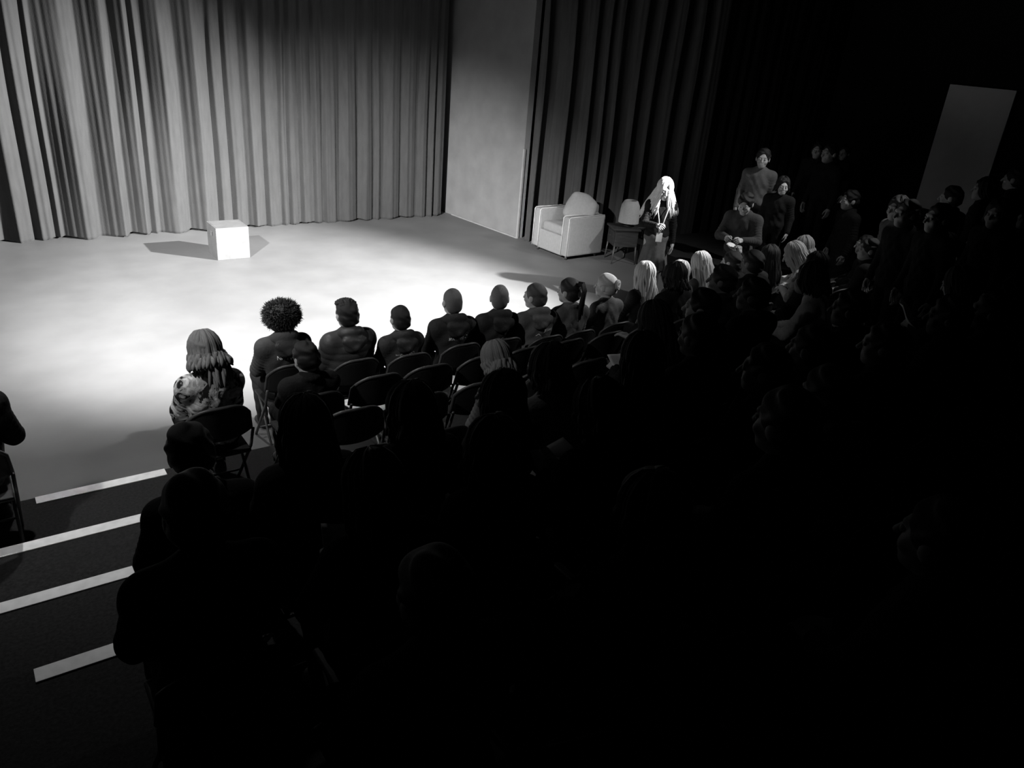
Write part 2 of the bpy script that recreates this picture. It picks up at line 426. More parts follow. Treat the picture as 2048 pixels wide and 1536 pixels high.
def screen():
    r = empty('display_panel', (14.13, 6.66, 1.0)); tag(r, 'blank grey rectangular panel high on the dark wall above the right-hand crowd', 'panel')
    MB().box((0, 0, 1.02), (.03, 1.08, 2.06), .004).build('panel_face', M['screen'], r)
    MB().box((.034, 0, 1.02), (.04, 1.0, 1.9), .004).build('backing_frame', M['black_wall'], r)
screen()

# ------------------------------------------------------------------ folding chair
def chair_parts():
    out = {}
    # curved backrest with rounded top corners
    nu, nv = 21, 9; V = []; F = []
    def pt(u, v, off):
        top = .815 - .10 * abs(u) ** 3.2; bot = .56 + .02 * abs(u) ** 3; z = bot + (top - bot) * v
        y = -.205 - .16 * (z - .5) + .065 * u * u - .0; hw = .215 - .012 * v
        return (u * hw, y + off, z)
    for off in (0.0, -.016):
        for j in range(nv):
            for i in range(nu): V.append(pt(-1 + 2 * i / (nu - 1), j / (nv - 1), off))
    n = nu * nv
    for j in range(nv - 1):
        for i in range(nu - 1):
            q = j * nu + i; F.append((q, q + nu, q + nu + 1, q + 1)); F.append((n + q, n + q + 1, n + q + nu + 1, n + q + nu))
    ring = [i for i in range(nu)] + [j * nu + nu - 1 for j in range(1, nv)] + [(nv - 1) * nu + i for i in range(nu - 2, -1, -1)] + [j * nu for j in range(nv - 2, 0, -1)]
    for a, b in zip(ring, ring[1:] + ring[:1]): F.append((a, b, n + b, n + a))
    out['backrest'] = new_mesh('backrest', V, F)
    rim = [pt(-1, v, -.008) for v in (0, .3, .6, .85)] + [pt(u, 1, -.008) for u in np.linspace(-1, 1, 19)] + [pt(1, v, -.008) for v in (.85, .6, .3, 0)]
    m = MB().tube(rim, .012, 8); out['rim'] = new_mesh('rim', m.v, m.f)
    m = MB(); g = []
    m.box((0, 0, .43), (.40, .40, .026), .012); out['seat'] = new_mesh('seat', m.v, m.f)
    for s in (-1, 1):
        m = MB().tube([(s * .215, -.205, .60), (s * .213, -.14, .44), (s * .205, .20, 0.004)], .011, 8); out['front_leg%d' % s] = new_mesh('leg', m.v, m.f)
        m = MB().tube([(s * .188, .10, .415), (s * .195, -.23, 0.004)], .011, 8); out['rear_leg%d' % s] = new_mesh('leg', m.v, m.f)
    m = MB().tube([(-.20, .135, .10), (.20, .135, .10)], .008, 8); out['crossbar'] = new_mesh('crossbar', m.v, m.f)
    m = MB().tube([(-.19, -.17, .08), (.19, -.17, .08)], .008, 8); out['crossbar2'] = new_mesh('crossbar', m.v, m.f)
    return out
CP = chair_parts()
def folding_chair(x, y, z, rz, label):
    r = empty('folding_chair', (x, y, z), rz); tag(r, label, 'chair', 'dark audience chairs in rows')
    obj('seat', CP['seat'], M['chair_plastic'], r); b = obj('backrest', CP['backrest'], M['chair_plastic'], r)
    obj('rim', CP['rim'], M['chair_metal'], b)
    for s in (-1, 1):
        obj('leg', CP['front_leg%d' % s], M['chair_metal'], r); obj('leg', CP['rear_leg%d' % s], M['chair_metal'], r)
    obj('crossbar', CP['crossbar'], M['chair_metal'], r); obj('crossbar', CP['crossbar2'], M['chair_metal'], r)
    return r

# ------------------------------------------------------------------ people
def hand_mesh(curl):
    """right hand: wrist at origin, fingers along +Y, palm towards -Z, thumb on -X"""
    g = SDF((-.08, -.03, -.11), (.07, .21, .05), .0042)
    g.cap((0, -.015, 0), (0, .03, 0), .024, .026, .01)
    for x in (-.022, 0, .022): g.cap((x * .7, .02, 0), (x * 1.25, .085, 0), .015, .013, .012)
    for i, (x, L) in enumerate(((-.030, .072), (-.010, .080), (.010, .075), (.029, .058))):
        p = np.array((x, .088, 0)); a = 0; c = curl * (1 + .12 * i)
        for sgm, rr in ((.44, .0088), (.31, .0080), (.25, .0070)):
            a += c; q = p + L * sgm * np.array((x * 2.0, math.cos(a), -math.sin(a))); g.cap(p, q, rr, rr - .0008, .002); p = q
    g.cap((-.018, .015, -.006), (-.046, .048, -.016), .014, .011, .01); g.cap((-.046, .048, -.016), (-.052, .078, -.026), .0105, .009, .004); g.cap((-.052, .078, -.026), (-.046, .10, -.036), .009, .0078, .003)
    return g.mesh()
HANDS = {k: hand_mesh(c) for k, c in (('flat', .22), ('grip', .75))}

def ik(a, c, l1, l2, pole):
    a, c, pole = np.array(a, float), np.array(c, float), np.array(pole, float)
    d = c - a; L = np.linalg.norm(d); 
    if L > (l1 + l2) * .985: c = a + d / L * (l1 + l2) * .985; d = c - a; L = np.linalg.norm(d)
    u = d / L; x = (l1 * l1 - l2 * l2 + L * L) / (2 * L); h = math.sqrt(max(l1 * l1 - x * x, 1e-6))
    p = pole - u * (pole @ u); p /= np.linalg.norm(p)
    return a + u * x + p * h, c

def rotm(yaw=0, pitch=0, roll=0):      # pitch > 0 looks down, yaw > 0 turns to the person's left
    return np.array(Matrix.Rotation(yaw, 3, 'Z') @ Matrix.Rotation(-pitch, 3, 'X') @ Matrix.Rotation(roll, 3, 'Y'))

def joints(P):
    J = {}
    sit = P.get('sit', True); base = np.array((0, -.03 if sit else 0, .545 if sit else .92))
    ln, sw = P.get('lean', .04), P.get('sway', 0)
    u = np.array((math.sin(sw), math.sin(ln), math.cos(ln) * math.cos(sw))); u /= np.linalg.norm(u)
    fwd = np.array((0, 1, 0)) - u * u[1]; fwd /= np.linalg.norm(fwd); rt = np.cross(fwd, u)
    fem = P.get('fem', False); hw = .150 if fem else .172
    J.update(base=base, u=u, fwd=fwd, rt=rt, hw=hw, sit=sit, fem=fem)
    at = lambda up, f=0, r=0: base + u * up + fwd * f + rt * r
    J['at'] = at; J['neck'] = at(.485, -.005); hp, hy = P.get('hpitch', .05), P.get('hyaw', 0)
    HR = rotm(hy, hp, P.get('hroll', 0)); 
    J['HR'] = HR; J['head'] = J['neck'] + np.array((u[0] * .09, u[1] * .07, .085)) + HR @ np.array((0, .032, .090))
    for s, n in ((-1, 'L'), (1, 'R')):
        sh = at(.425, -.005, s * hw); J['sh' + n] = sh; a = P.get('arm' + n, 'lap')
        if a == 'lap': wr = (s * .075, .27, .635); pole = (s * .8, -.6, -.3); hd = ((-s * .55, .8, -.12), (0, -.1, -1)); hk = 'flat'
        elif a == 'knees': wr = (s * .05, .46, .66); pole = (s * .7, -.2, -.9); hd = ((-s * .6, .6, -.4), (-s * .4, 0, -1)); hk = 'grip'
        elif a == 'chin': wr = J['head'] + HR @ np.array((s * .035, .095, -.205)); pole = (s * .5, .1, -1); hd = ((-s * .1, .1, 1), (0, -1, .1)); hk = 'grip'
        elif a == 'hang': wr = sh + np.array((s * .075, .06, -.50)); pole = (s * .4, -1, 0); hd = ((-s * .05, .15, -1), (-s, 0, 0)); hk = 'flat'
        elif a == 'raise': wr = sh + np.array((s * .16, .20, .26)); pole = (s * .8, -.1, -.8); hd = ((-s * .1, .2, 1), (0, 1, -.1)); hk = 'grip'
        elif a == 'hold': wr = sh + np.array((-s * .07, .30, -.22)); pole = (s * .8, -.3, -1); hd = ((-s * .3, 1, .1), (-s * .8, 0, -.6)); hk = 'grip'
        elif a == 'reach': wr = sh + np.array((s * .03, .48, -.10)); pole = (s * .6, 0, -1); hd = ((-s * .1, 1, .1), (0, 0, -1)); hk = 'flat'
        J['el' + n], J['wr' + n] = ik(sh, wr, .275, .245, pole); J['hd' + n] = hd; J['hk' + n] = hk
        if sit:
            J['hip' + n] = np.array((s * .088, -.02, .535)); J['kn' + n] = np.array((s * .115, .40, .525)); J['an' + n] = np.array((s * .11, .33, .085))
        else:
            J['hip' + n] = np.array((s * .088, 0, .90)); J['kn' + n] = np.array((s * .095, .02, .49)); J['an' + n] = np.array((s * .10, -.02, .085))
    return J

def place_hand(J, n):
    V, F = HANDS[J['hk' + n]]; V = V.copy(); s = 1 if n == 'R' else -1
    if s < 0: V[:, 0] *= -1; F = F[:, ::-1]
    y, pz = [np.array(v, float) for v in J['hd' + n]]; y /= np.linalg.norm(y); z = -(pz - y * (pz @ y)); z /= np.linalg.norm(z); x = np.cross(y, z)
    return V @ np.stack([x, y, z]) + J['wr' + n], F

def grid_for(J, h, pad=.14):
    sit = J['sit']
    pts = np.array([J['head'] + (0, 0, .14), J['base'] - (.2, .16, .1), J['base'] + (.2, 0, 0), J['shL'] - (.1, .1, 0), J['shR'] + (.1, .1, 0)] + [J[k + n] for k in ('el', 'wr', 'kn', 'an') for n in 'LR'])
    lo = pts.min(0) - .10; hi = pts.max(0) + .10; lo[2] = min(lo[2], -.01); hi[1] = max(hi[1], .56 if sit else .25); lo[1] = min(lo[1], -.26)
    return SDF(lo, hi, h)

BODIES, TOPS, TROUS, SHOES, HOODS = {}, {}, {}, {}, {}
POSES = {
    'straight': dict(), 'left': dict(hyaw=.5, lean=.08), 'right': dict(hyaw=-.45, lean=.02, sway=.05), 'slouch': dict(lean=-.06, hpitch=.25, hyaw=.15),
    'forward': dict(lean=.42, hpitch=.1, armL='knees', armR='knees'), 'bent': dict(lean=.75, hpitch=.5, armL='knees', armR='knees'),
    'chin': dict(lean=.30, hyaw=.2, armL='chin', armR='knees'), 'reach': dict(lean=.2, hyaw=.3, armL='reach'),
    'f_straight': dict(fem=True), 'f_left': dict(fem=True, hyaw=.45, lean=.06), 'f_tilt': dict(fem=True, hyaw=-.2, hroll=.2, sway=-.05), 'f_down': dict(fem=True, hpitch=.4, lean=.12),
    'f_hold': dict(fem=True, armL='hold', armR='hold', hpitch=.35, lean=.1),
    'stand': dict(sit=False, armL='hang', armR='hang'), 'stand_left': dict(sit=False, armL='hang', armR='hang', hyaw=.4),
    'stand_raise': dict(sit=False, armL='raise', armR='hang', hyaw=.2), 'stand_hold': dict(sit=False, armL='hold', armR='hold', hpitch=.45),
    'f_stand': dict(sit=False, fem=True, armL='hang', armR='hold', hpitch=.22),
}
JJ = {k: joints(v) for k, v in POSES.items()}

def head_prims(g, J, k=.014):
    H, c = J['HR'], J['head']; hs = 1.12; P = lambda x, y, z: c + H @ (np.array((x, y, z)) * hs); E = lambda *r: tuple(q * hs for q in r)
    g.ell(P(0, -.012, .022), E(.076, .096, .096), k, H); g.ell(P(0, .028, -.038), E(.062, .070, .084), .03, H); g.ell(P(0, .066, -.092), E(.034, .028, .024), .03, H)
    g.cap(P(-.034, .086, .024), P(.034, .086, .024), .013, .013, .02)
    for s in (-1, 1):
        g.ell(P(s * .032, .110, .002), E(.019, .020, .013), 0, H, cut=True)
        g.ell(P(s * .079, -.006, -.012), E(.011, .026, .034), .008, H)
        g.ell(P(s * .042, .070, -.035), E(.022, .02, .02), .025, H)
    g.cap(P(0, .094, .010), P(0, .120, -.030), .009, .0145, .012)
    g.cap(P(-.020, .092, -.060), P(.020, .092, -.060), .0085, .0085, .006); g.cap(P(-.017, .090, -.073), P(.017, .090, -.073), .0085, .0085, .006)

def body_mesh(pk):
    if pk in BODIES: return BODIES[pk]
    J = JJ[pk]; g = grid_for(J, .0085); at = J['at']; ax = np.stack([J['rt'], J['fwd'], J['u']], 1)
    g.ell(J['base'] + (0, 0, .0), (.165, .125, .12), .03); g.ell(at(.17), (.140 if not J['fem'] else .125, .098, .16), .04, ax); g.ell(at(.34), (.165 if not J['fem'] else .145, .108, .15), .04, ax)
    g.cap(J['shL'] - J['u'] * .012, J['shR'] - J['u'] * .012, .056, .056, .05)
    for n in 'LR': g.cap(J['neck'], J['sh' + n], .048, .044, .04)
    g.cap(at(.43), J['neck'] + (0, 0, .02), .07, .055, .04); g.cap(J['neck'], J['head'] + J['HR'] @ np.array((0, -.02, -.06)), .053, .05, .02)
    for n in 'LR':
        g.cap(J['sh' + n], J['el' + n], .050, .038, .03); g.cap(J['el' + n], J['wr' + n], .038, .025, .015); 
        g.cap(J['hip' + n], J['kn' + n], .082, .055, .03); g.cap(J['kn' + n], J['an' + n], .053, .036, .015); g.cap(J['an' + n] + (0, -.02, -.035), J['an' + n] + (0, .13, -.05), .034, .026, .02)
    head_prims(g, J)
    V, F = g.mesh(); parts = [(V, F, 0)]
    for n in 'LR': parts.append(place_hand(J, n) + (0,))
    # eyes
    for s in (-1, 1):
        e = SDF((-.02,) * 3, (.02,) * 3, .004); e.ell((0, 0, 0), (.014,) * 3, 0); v, f = e.mesh(); parts.append((v + J['head'] + J['HR'] @ np.array((s * .036, .0985, .001)), f, 1))
    off = 0; Vs, Fs, mi = [], [], []
    for v, f, m in parts:
        Vs.append(v); Fs.append(f + off); mi.append(np.full(len(f), m)); off += len(v)
    me = np_mesh('body', np.concatenate(Vs), np.concatenate(Fs))
    mm = np.concatenate(mi)
    if len(me.polygons) == len(mm): me.polygons.foreach_set('material_index', mm.astype(np.int32))
    BODIES[pk] = me; return me

def top_mesh(pk, kind):
    if (pk, kind) in TOPS: return TOPS[(pk, kind)]
    J = JJ[pk]; at = J['at']; ax = np.stack([J['rt'], J['fwd'], J['u']], 1)
    h = .0085; g = grid_for(J, h); t = {'thin': .010, 'hoodie': .020, 'puffer': .040, 'jacket': .024}[kind]
    fz = np.array(J['u'])
    if kind == 'puffer':
        fo = lambda Y: .011 * (np.sqrt(np.abs(np.sin(math.pi * Y[..., 2] / .07))) - .6); fa = lambda tt, X: .010 * (np.sqrt(np.abs(np.sin(math.pi * tt * 4))) - .6)
    else:
        fo = lambda Y: .004 * np.sin(38 * Y[..., 2] + 14 * Y[..., 0] + 3 * np.sin(20 * Y[..., 0])) + .003 * np.sin(61 * Y[..., 0] - 30 * Y[..., 2]); fa = lambda tt, X: .0028 * np.sin(44 * tt + 30 * X[..., 1] + 2 * np.sin(40 * X[..., 0])) * (.3 + tt)
    fm = J['fem']
    g.ell(J['base'] + J['u'] * .03, (.168 + t, .125 + t * .8, .125), .03, fn=fo); g.ell(at(.18), ((.145 if not fm else .13) + t, .102 + t, .17), .05, ax, fn=fo); g.ell(at(.335), ((.168 if not fm else .15) + t, .108 + t, .165), .05, ax, fn=fo)
    g.cap(J['shL'] - J['u'] * .012, J['shR'] - J['u'] * .012, .058 + t * .7, None, .06); g.cap(at(.42), J['neck'] + J['u'] * .0, .085 + t * .4, .062, .05)
    for n in 'LR': g.cap(J['neck'] + J['u'] * .005, J['sh' + n] + J['u'] * .004, .052 + t * .5, .048 + t * .5, .05)
    for n in 'LR':
        g.cap(J['sh' + n], J['el' + n], .050 + t * .9, .044 + t * .9, .05, fa); g.cap(J['el' + n], J['wr' + n] + (J['el' + n] - J['wr' + n]) * .06, .043 + t * .9, .031 + t * .5, .02, fa)
    if kind in ('jacket', 'puffer'):
        for a in np.linspace(0, 2 * math.pi, 15)[:-1]:
            b = a + 2 * math.pi / 14; f = lambda q: J['neck'] + J['rt'] * .072 * math.cos(q) + J['fwd'] * (.068 * math.sin(q) - .004) + J['u'] * (.022 - .012 * math.sin(q)); g.cap(f(a), f(b), .022, None, .012)
    V, F = g.mesh(); me = np_mesh('top', V, F); TOPS[(pk, kind)] = me; return me

def hood_mesh(pk):
    if pk in HOODS: return HOODS[pk]
    J = JJ[pk]; c = J['neck']; g = SDF(c - .26, c + .26, .0075)
    f = lambda q, rr=.085, up=0: c + J['rt'] * rr * 1.06 * math.cos(q) + J['fwd'] * (rr * math.sin(q) - .012) + J['u'] * (.012 - .03 * math.sin(q) + up)
    qs = np.linspace(R(150), R(390), 15)
    for a, b in zip(qs, qs[1:]): g.cap(f(a), f(b), .032 + .012 * (-math.sin(a) > .3), None, .02)
    ax = np.stack([J['rt'], J['fwd'], J['u']], 1)
    g.ell(c - J['fwd'] * .125 - J['u'] * .055, (.115, .048, .085), .03, ax, fn=lambda Y: .008 * np.sin(50 * Y[..., 2] + 9 * Y[..., 0]))
    g.cap(c - J['fwd'] * .135 - J['rt'] * .09 - J['u'] * .02, c - J['fwd'] * .165 - J['u'] * .085, .026, .03, .02); g.cap(c - J['fwd'] * .135 + J['rt'] * .09 - J['u'] * .02, c - J['fwd'] * .165 - J['u'] * .085, .026, .03, .02)
    V, F = g.mesh(); HOODS[pk] = np_mesh('hood', V, F); return HOODS[pk]

def trouser_mesh(pk, skirt=False):
    key = (('s' if JJ[pk]['sit'] else 't'), skirt)
    if key in TROUS: return TROUS[key]
    J = JJ[pk]; g = grid_for(J, .0095)
    g.ell(J['base'] - (0, 0, .01), (.178, .138, .122), .03)
    if skirt:
        z1 = .46
        g.cap((0, 0, .86), (0, 0, z1 + .06), .15, .20, .03, lambda t, X: .012 * np.sin(9 * np.arctan2(X[..., 1], X[..., 0])) * t)
        g.clip(lambda x, y, z: z1 - z)
        for n in 'LR': g.cap(J['kn' + n] + (0, 0, .03), J['an' + n], .056, .040, .01)
    else:
        wob = lambda t, X: .002 * np.sin(26 * t + 30 * X[..., 0])
        for n in 'LR':
            g.cap(J['hip' + n], J['kn' + n], .092, .068, .03, wob); g.cap(J['kn' + n], J['an' + n] + (0, 0, .0), .066, .050, .015, wob)
        if J['sit']: g.clip(lambda x, y, z: np.where((y < .3) & (y > -.3), .446 - z, -1.0))
    V, F = g.mesh(); TROUS[key] = np_mesh('trousers', V, F); return TROUS[key]

def shoe_mesh(pk, n):
    key = (JJ[pk]['sit'], n)
    if key in SHOES: return SHOES[key]
    a = JJ[pk]['an' + n]; g = SDF(a - (.09, .12, .10), a + (.09, .22, .07), .0075)
    g.cap(a + (0, -.025, -.03), a + (0, -.02, .01), .046, .046, .02); g.ell(a + (0, .05, -.048), (.044, .115, .042), .03); g.ell(a + (0, .115, -.05), (.046, .055, .036), .02)
    g.clip(lambda x, y, z: .004 - z)
    V, F = g.mesh(); SHOES[key] = np_mesh('shoe', V, F); return SHOES[key]

# ---- hair, in head axes (origin at the head's centre, face towards +Y)
def hair_cap(t, front=-.022, nape=-.085, wav=.003, h=.006):
    g = SDF((-.13, -.16, -.16), (.13, .14, .16), h)
    fn = lambda Y: wav * np.sin(70 * Y[..., 0] + 40 * Y[..., 1] + 3 * np.sin(40 * Y[..., 2])) + wav * .7 * np.sin(95 * Y[..., 2] - 50 * Y[..., 1])
    g.ell((0, -.012, .022), (.076 + t, .096 + t, .096 + t), 0, fn=fn); g.ell((0, -.05, -.035), (.064 + t, .052 + t, .07), .03, fn=fn)
    def edge(x, y, z):
        return np.maximum(front + .012 * np.cos(x * 55) - .012 - (-.8 * y + .6 * z), nape - z)
    gg = np.meshgrid(*[g.lo[i] + g.h * np.arange(g.n[i]) for i in range(3)], indexing='ij'); mrg = edge(*gg)
    g.f = np.maximum(g.f + (t * .95 * np.clip((mrg + .028) / .028, 0, 1) ** 1.5), mrg).astype(np.float32)
    return g.mesh()
def locks(mb, n, length, spread, rg, rad=.011, amin=-2.3, amax=2.3, front=False, wave=.008):
    for i in range(n):
        a = amin + (amax - amin) * (i + rg.random() * .6) / n
        sx, cy = math.sin(a), -math.cos(a); pts = []; out = 1.0 + .10 * rg.random(); ph = rg.random() * 6
        for t in (0, .2, .4, .6, .8, 1.0):
            e = R(86 - 96 * t); r = out
            pts.append(((.083 * r) * sx * math.cos(e), -.012 + .103 * r * cy * math.cos(e), .022 + .106 * r * math.sin(e)))
        x, y, z = pts[-1]; L = length * (.82 + .25 * rg.random()); m = 8
        for k in range(1, m + 1):
            t = k / m; bk = -.05 * t if cy < .3 else (.02 * t if front else -.03 * t)
            pts.append((x * (1 + spread * t) + wave * math.sin(ph + 5 * t), y + bk + wave * math.cos(ph * 1.3 + 4 * t), z - L * t))
        rs = [rad * .5] + [rad * (.8 + .4 * rg.random())] * (len(pts) - 3) + [rad * .7, rad * .25]
        mb.tube(pts, rs, 6)
HAIR = {}
def hair_mesh(kind):
    if kind in HAIR: return HAIR[kind]
    rg = random.Random(hash(kind) % 1000 if False else sum(map(ord, kind)))
    mb = MB()
    if kind == 'long_fair':
        V, F = hair_cap(.020, nape=-.09, wav=.004); locks(mb, 52, .10, .45, rg, .015); locks(mb, 14, .22, .3, rg, .012, -.5, 1.2)
    elif kind == 'short': V, F = hair_cap(.014, wav=.004)
    elif kind == 'crop': V, F = hair_cap(.010, wav=.0025)
    elif kind == 'buzz': V, F = hair_cap(.0045, wav=.0008)
    elif kind == 'quiff':
        V, F = hair_cap(.013, wav=.004)
        for i in range(90):
            a, b = rg.uniform(-.06, .06), rg.uniform(-.07, .065); z = .022 + .105 * math.sqrt(max(0, 1 - (a / .09) ** 2 - ((b + .012) / .11) ** 2))
            mb.tube([(a, b, z - .008), (a * 1.1, b + .012, z + .006), (a * 1.2 + rg.uniform(-.008, .008), b + .028, z + .007)], [.010, .010, .004], 5)
    elif kind == 'afro':
        g = SDF((-.22, -.22, -.20), (.22, .2, .22), .007)
        lump = lambda Y: .008 * np.sin(31 * Y[..., 0] + 2) * np.sin(27 * Y[..., 2]) + .006 * np.sin(55 * Y[..., 0]) * np.sin(49 * Y[..., 2] + 1) + .005 * np.sin(60 * Y[..., 1] + 20 * Y[..., 0])
        g.ell((0, -.03, .035), (.138, .125, .118), 0, fn=lump); g.ell((0, -.06, -.05), (.075, .06, .07), .05, fn=lump)
        g.clip(lambda x, y, z: np.maximum(-.078 - (-.8 * y + .6 * z), -.11 - z)); V, F = g.mesh()
        for i in range(2600):
            a, b = rg.uniform(0, 6.283), math.asin(rg.uniform(-.75, 1)); d = Vector((math.cos(a) * math.cos(b), math.sin(a) * math.cos(b), math.sin(b)))
            if -.8 * d.y + .6 * d.z < -.45: continue
            p = Vector((0, -.03, .035)) + Vector((d.x * .13, d.y * .118, d.z * .110)); q = p + d * rg.uniform(.012, .034) + Vector([rg.uniform(-.012, .012) for _ in range(3)])
            mb.tube([p, (p + q) / 2 + Vector([rg.uniform(-.008, .008) for _ in range(3)]), q], [.0045, .0032, .0008], 3, False)
    elif kind in ('long', 'long_wide', 'veil'):
        V, F = hair_cap(.013, nape=-.09, wav=.003)
        n, L, sp = {'long': (46, .30, .30), 'long_wide': (64, .40, .75), 'veil': (96, .40, 1.75)}[kind]
        locks(mb, n, L, sp, rg, .012)
        if kind != 'long': locks(mb, n // 2, L * .85, sp * .8, rg, .012)
        if kind == 'veil':
            locks(mb, 26, L * .85, 1.3, rg, .012, 1.7, 2.7, True); locks(mb, 26, L * .85, 1.3, rg, .012, -2.7, -1.7, True)
    elif kind == 'bob':
        V, F = hair_cap(.016, nape=-.09); locks(mb, 44, .10, .25, rg, .013)
    elif kind in ('ponytail', 'bun', 'updo'):
        V, F = hair_cap(.012, wav=.0035)
        if kind == 'ponytail':
            for i in range(34):
                a = rg.uniform(0, 6.28); q = rg.random() * .02
                mb.tube([(q * math.cos(a), -.10, .085 + q * math.sin(a)), (q * math.cos(a) * 1.2, -.145, .09 + q * math.sin(a)), (1.6 * q * math.cos(a), -.165, .03), (2.4 * q * math.cos(a), -.15 + q * math.sin(a), -.10), (2 * q * math.cos(a) + rg.uniform(-.015, .015), -.14, -.22 - .05 * rg.random())], [.008, .010, .011, .010, .003], 6)
        else:
            c = Vector((0, -.085, .095) if kind == 'bun' else (.0, -.105, .03))
            for i in range(16):
                t0 = rg.uniform(0, 6.28); rr = rg.uniform(.02, .045); tl = rg.uniform(-.4, .4)
                mb.tube([c + Vector((rr * math.cos(t0 + t * .5), rr * .8 * math.sin(t0 + t * .5) * math.sin(tl) - .02, rr * math.sin(t0 + t * .5) * math.cos(tl))) for t in range(10)], [.006] + [.012] * 8 + [.005], 6)
    n0 = len(V); me = bpy.data.meshes.new('hair')
    vs = [tuple(map(float, v)) for v in V] + mb.v; fs = [tuple(map(int, f)) for f in F] + [tuple(i + n0 for i in f) for f in mb.f]
    me = new_mesh('hair', vs, fs); HAIR[kind] = me; return me

def copy_with(me, m):
    o = me.copy(); o.materials.clear(); o.materials.append(m); return o
MATC = {}
def matted(me, m):
    k = (me.name, m.name)
    if k not in MATC: MATC[k] = copy_with(me, m)
    return MATC[k]

def person(x, y, z, pose, label, rz=0.0, s=.94, skin='skin_light', hair=('short', 'hair_dark'), top=('jacket', 'cloth_black'), legs='cloth_black', hood=None, skirt=None, topname='jacket'):
    J = JJ[pose]; bm = body_mesh(pose)
    k = (bm.name, skin)
    if k not in MATC:
        c = bm.copy(); c.materials.clear(); c.materials.append(M[skin]); c.materials.append(M['eye']); MATC[k] = c
    r = obj('person', MATC[k], None, None, (x, y, z)); r.rotation_euler = (0, 0, rz); r.scale = (s, s, s)
    tag(r, label, 'person', 'theatre audience')
    HM = Matrix(J['HR'].tolist()).to_4x4(); HM = HM @ Matrix.Scale(1.12, 4); HM.translation = Vector(J['head'])
    if hair:
        hobj = obj('hair', matted(hair_mesh(hair[0]), M[hair[1]]), None, r); hobj.matrix_local = HM
    t = obj(topname, matted(top_mesh(pose, top[0]), M[top[1]]), None, r)
    if hood: obj('hood', matted(hood_mesh(pose), M[hood]), None, t)
    if skirt:
        obj('skirt', matted(trouser_mesh(pose, True), M[skirt]), None, r)
    else:
        obj('trousers', matted(trouser_mesh(pose), M[legs]), None, r)
    for n in 'LR': obj('shoe', matted(shoe_mesh(pose, n), M['shoe']), None, r)
    r['topobj'] = t.name
    return r

def strokes_on(pers, strokes, m, name, half=.004):
    """prints strokes (x, z in the person's axes) on the back of the garment"""
    t = bpy.data.objects[pers['topobj']]
    bv = BVHTree.FromPolygons([v.co for v in t.data.vertices], [p.vertices for p in t.data.polygons])
    mb = MB()
    for st in strokes:
        pts = []
        for a, b in zip(st, st[1:]):
            for q in np.linspace(0, 1, 5)[:-1]: pts.append((a[0] + (b[0] - a[0]) * q, a[1] + (b[1] - a[1]) * q))
        pts.append(st[-1]); P3 = []
        for px, pz in pts:
            hit, nn, _, _ = bv.ray_cast(Vector((px, -1, pz)), Vector((0, 1, 0)))
            if hit is not None: P3.append(hit + Vector((0, -.001, 0)))
        if len(P3) > 1: mb.tube(P3, half, 5)
    if mb.v: mb.build(name, m, t, True)
    del pers['topobj']

def seat_person(x, y, z, pose, desc, chair=True, cx=None, cy=None, crz=0.0, **kw):
    p = person(x, y, z, pose, desc, **kw)
    if chair:
        folding_chair(cx if cx is not None else x, cy if cy is not None else y, z, crz, 'dark chair under the ' + desc)
    return p
POSES['f_fair'] = dict(fem=True, lean=-.06, hpitch=.32, hyaw=.1); JJ['f_fair'] = joints(POSES['f_fair'])
POSES['slump'] = dict(lean=-.16, hpitch=.45, hyaw=.1); JJ['slump'] = joints(POSES['slump'])
POSES['sit_raise'] = dict(hyaw=.2, armR='raise'); JJ['sit_raise'] = joints(POSES['sit_raise'])
CH = .94
_fc = folding_chair
def folding_chair(x, y, z, rz, label):
    r = _fc(x, y, z, rz, label); r.scale = (CH, CH, CH); return r
ZR = dict(A=0.0, B=.25, C=.39, D=.50, E=.60, F=.70, G=.80, H=.90)

# front row, left to right
p = seat_person(1.90, 5.55, 0, 'straight', 'person with a round dark afro in a hooded top', s=.88, skin='skin_mid', hair=('afro', 'hair_black'), top=('hoodie', 'cloth_charcoal'), hood='cloth_charcoal', topname='hooded_top')
L = lambda x, z, pts, k=1.35: [(x + a * .02 * k, z + b * .026 * k) for a, b in pts]
N_ = [(0, 0), (0, 1), (1, 0), (1, 1)]; K1 = [(0, 0), (0, 1)]; K2 = [(1, 1), (.1, .5), (1, 0)]; I_ = [(0, 0), (0, 1)]
strokes_on(p, [L(-.095, .875, N_), L(-.058, .875, K1), L(-.058, .875, K2), L(-.008, .868, I_), L(.018, .870, N_), L(.055, .870, I_)], M['print_white'], 'lettering', .0032)
p = seat_person(2.40, 5.44, 0, 'straight', 'person with short dark hair in a quilted puffer jacket', s=.88, hair=('quiff', 'hair_dark'), top=('puffer', 'cloth_puffer'), hood='cloth_puffer', topname='puffer_jacket')
p = seat_person(2.84, 5.37, 0, 'straight', 'smallest person of the front row, with a thin line of print', s=.82, hair=('crop', 'hair_dark'), top=('hoodie', 'cloth_charcoal'), hood='cloth_charcoal', topname='hooded_top')
S = []
for i in range(13): S.append([(-.11 + i * .017, .868), (-.11 + i * .017, .886)]);
for i in (0, 2, 3, 5, 6, 7, 8, 9, 11): S.append([(-.11 + i * .017, .886 if i % 2 else .877), (-.098 + i * .017, .886 if i % 2 else .877)])
strokes_on(p, S, M['print_white'], 'lettering', .0026)
p = seat_person(3.35, 5.39, 0, 'straight', 'person with clipped pale hair and bold white print on the back', rz=-.12, s=.885, hair=('buzz', 'hair_buzz'), top=('hoodie', 'cloth_dark'), hood='cloth_dark', topname='hooded_top')
S = []
for i in range(9): S.append([(-.085 + i * .018, .862), (-.085 + i * .018 + .004, .892)])
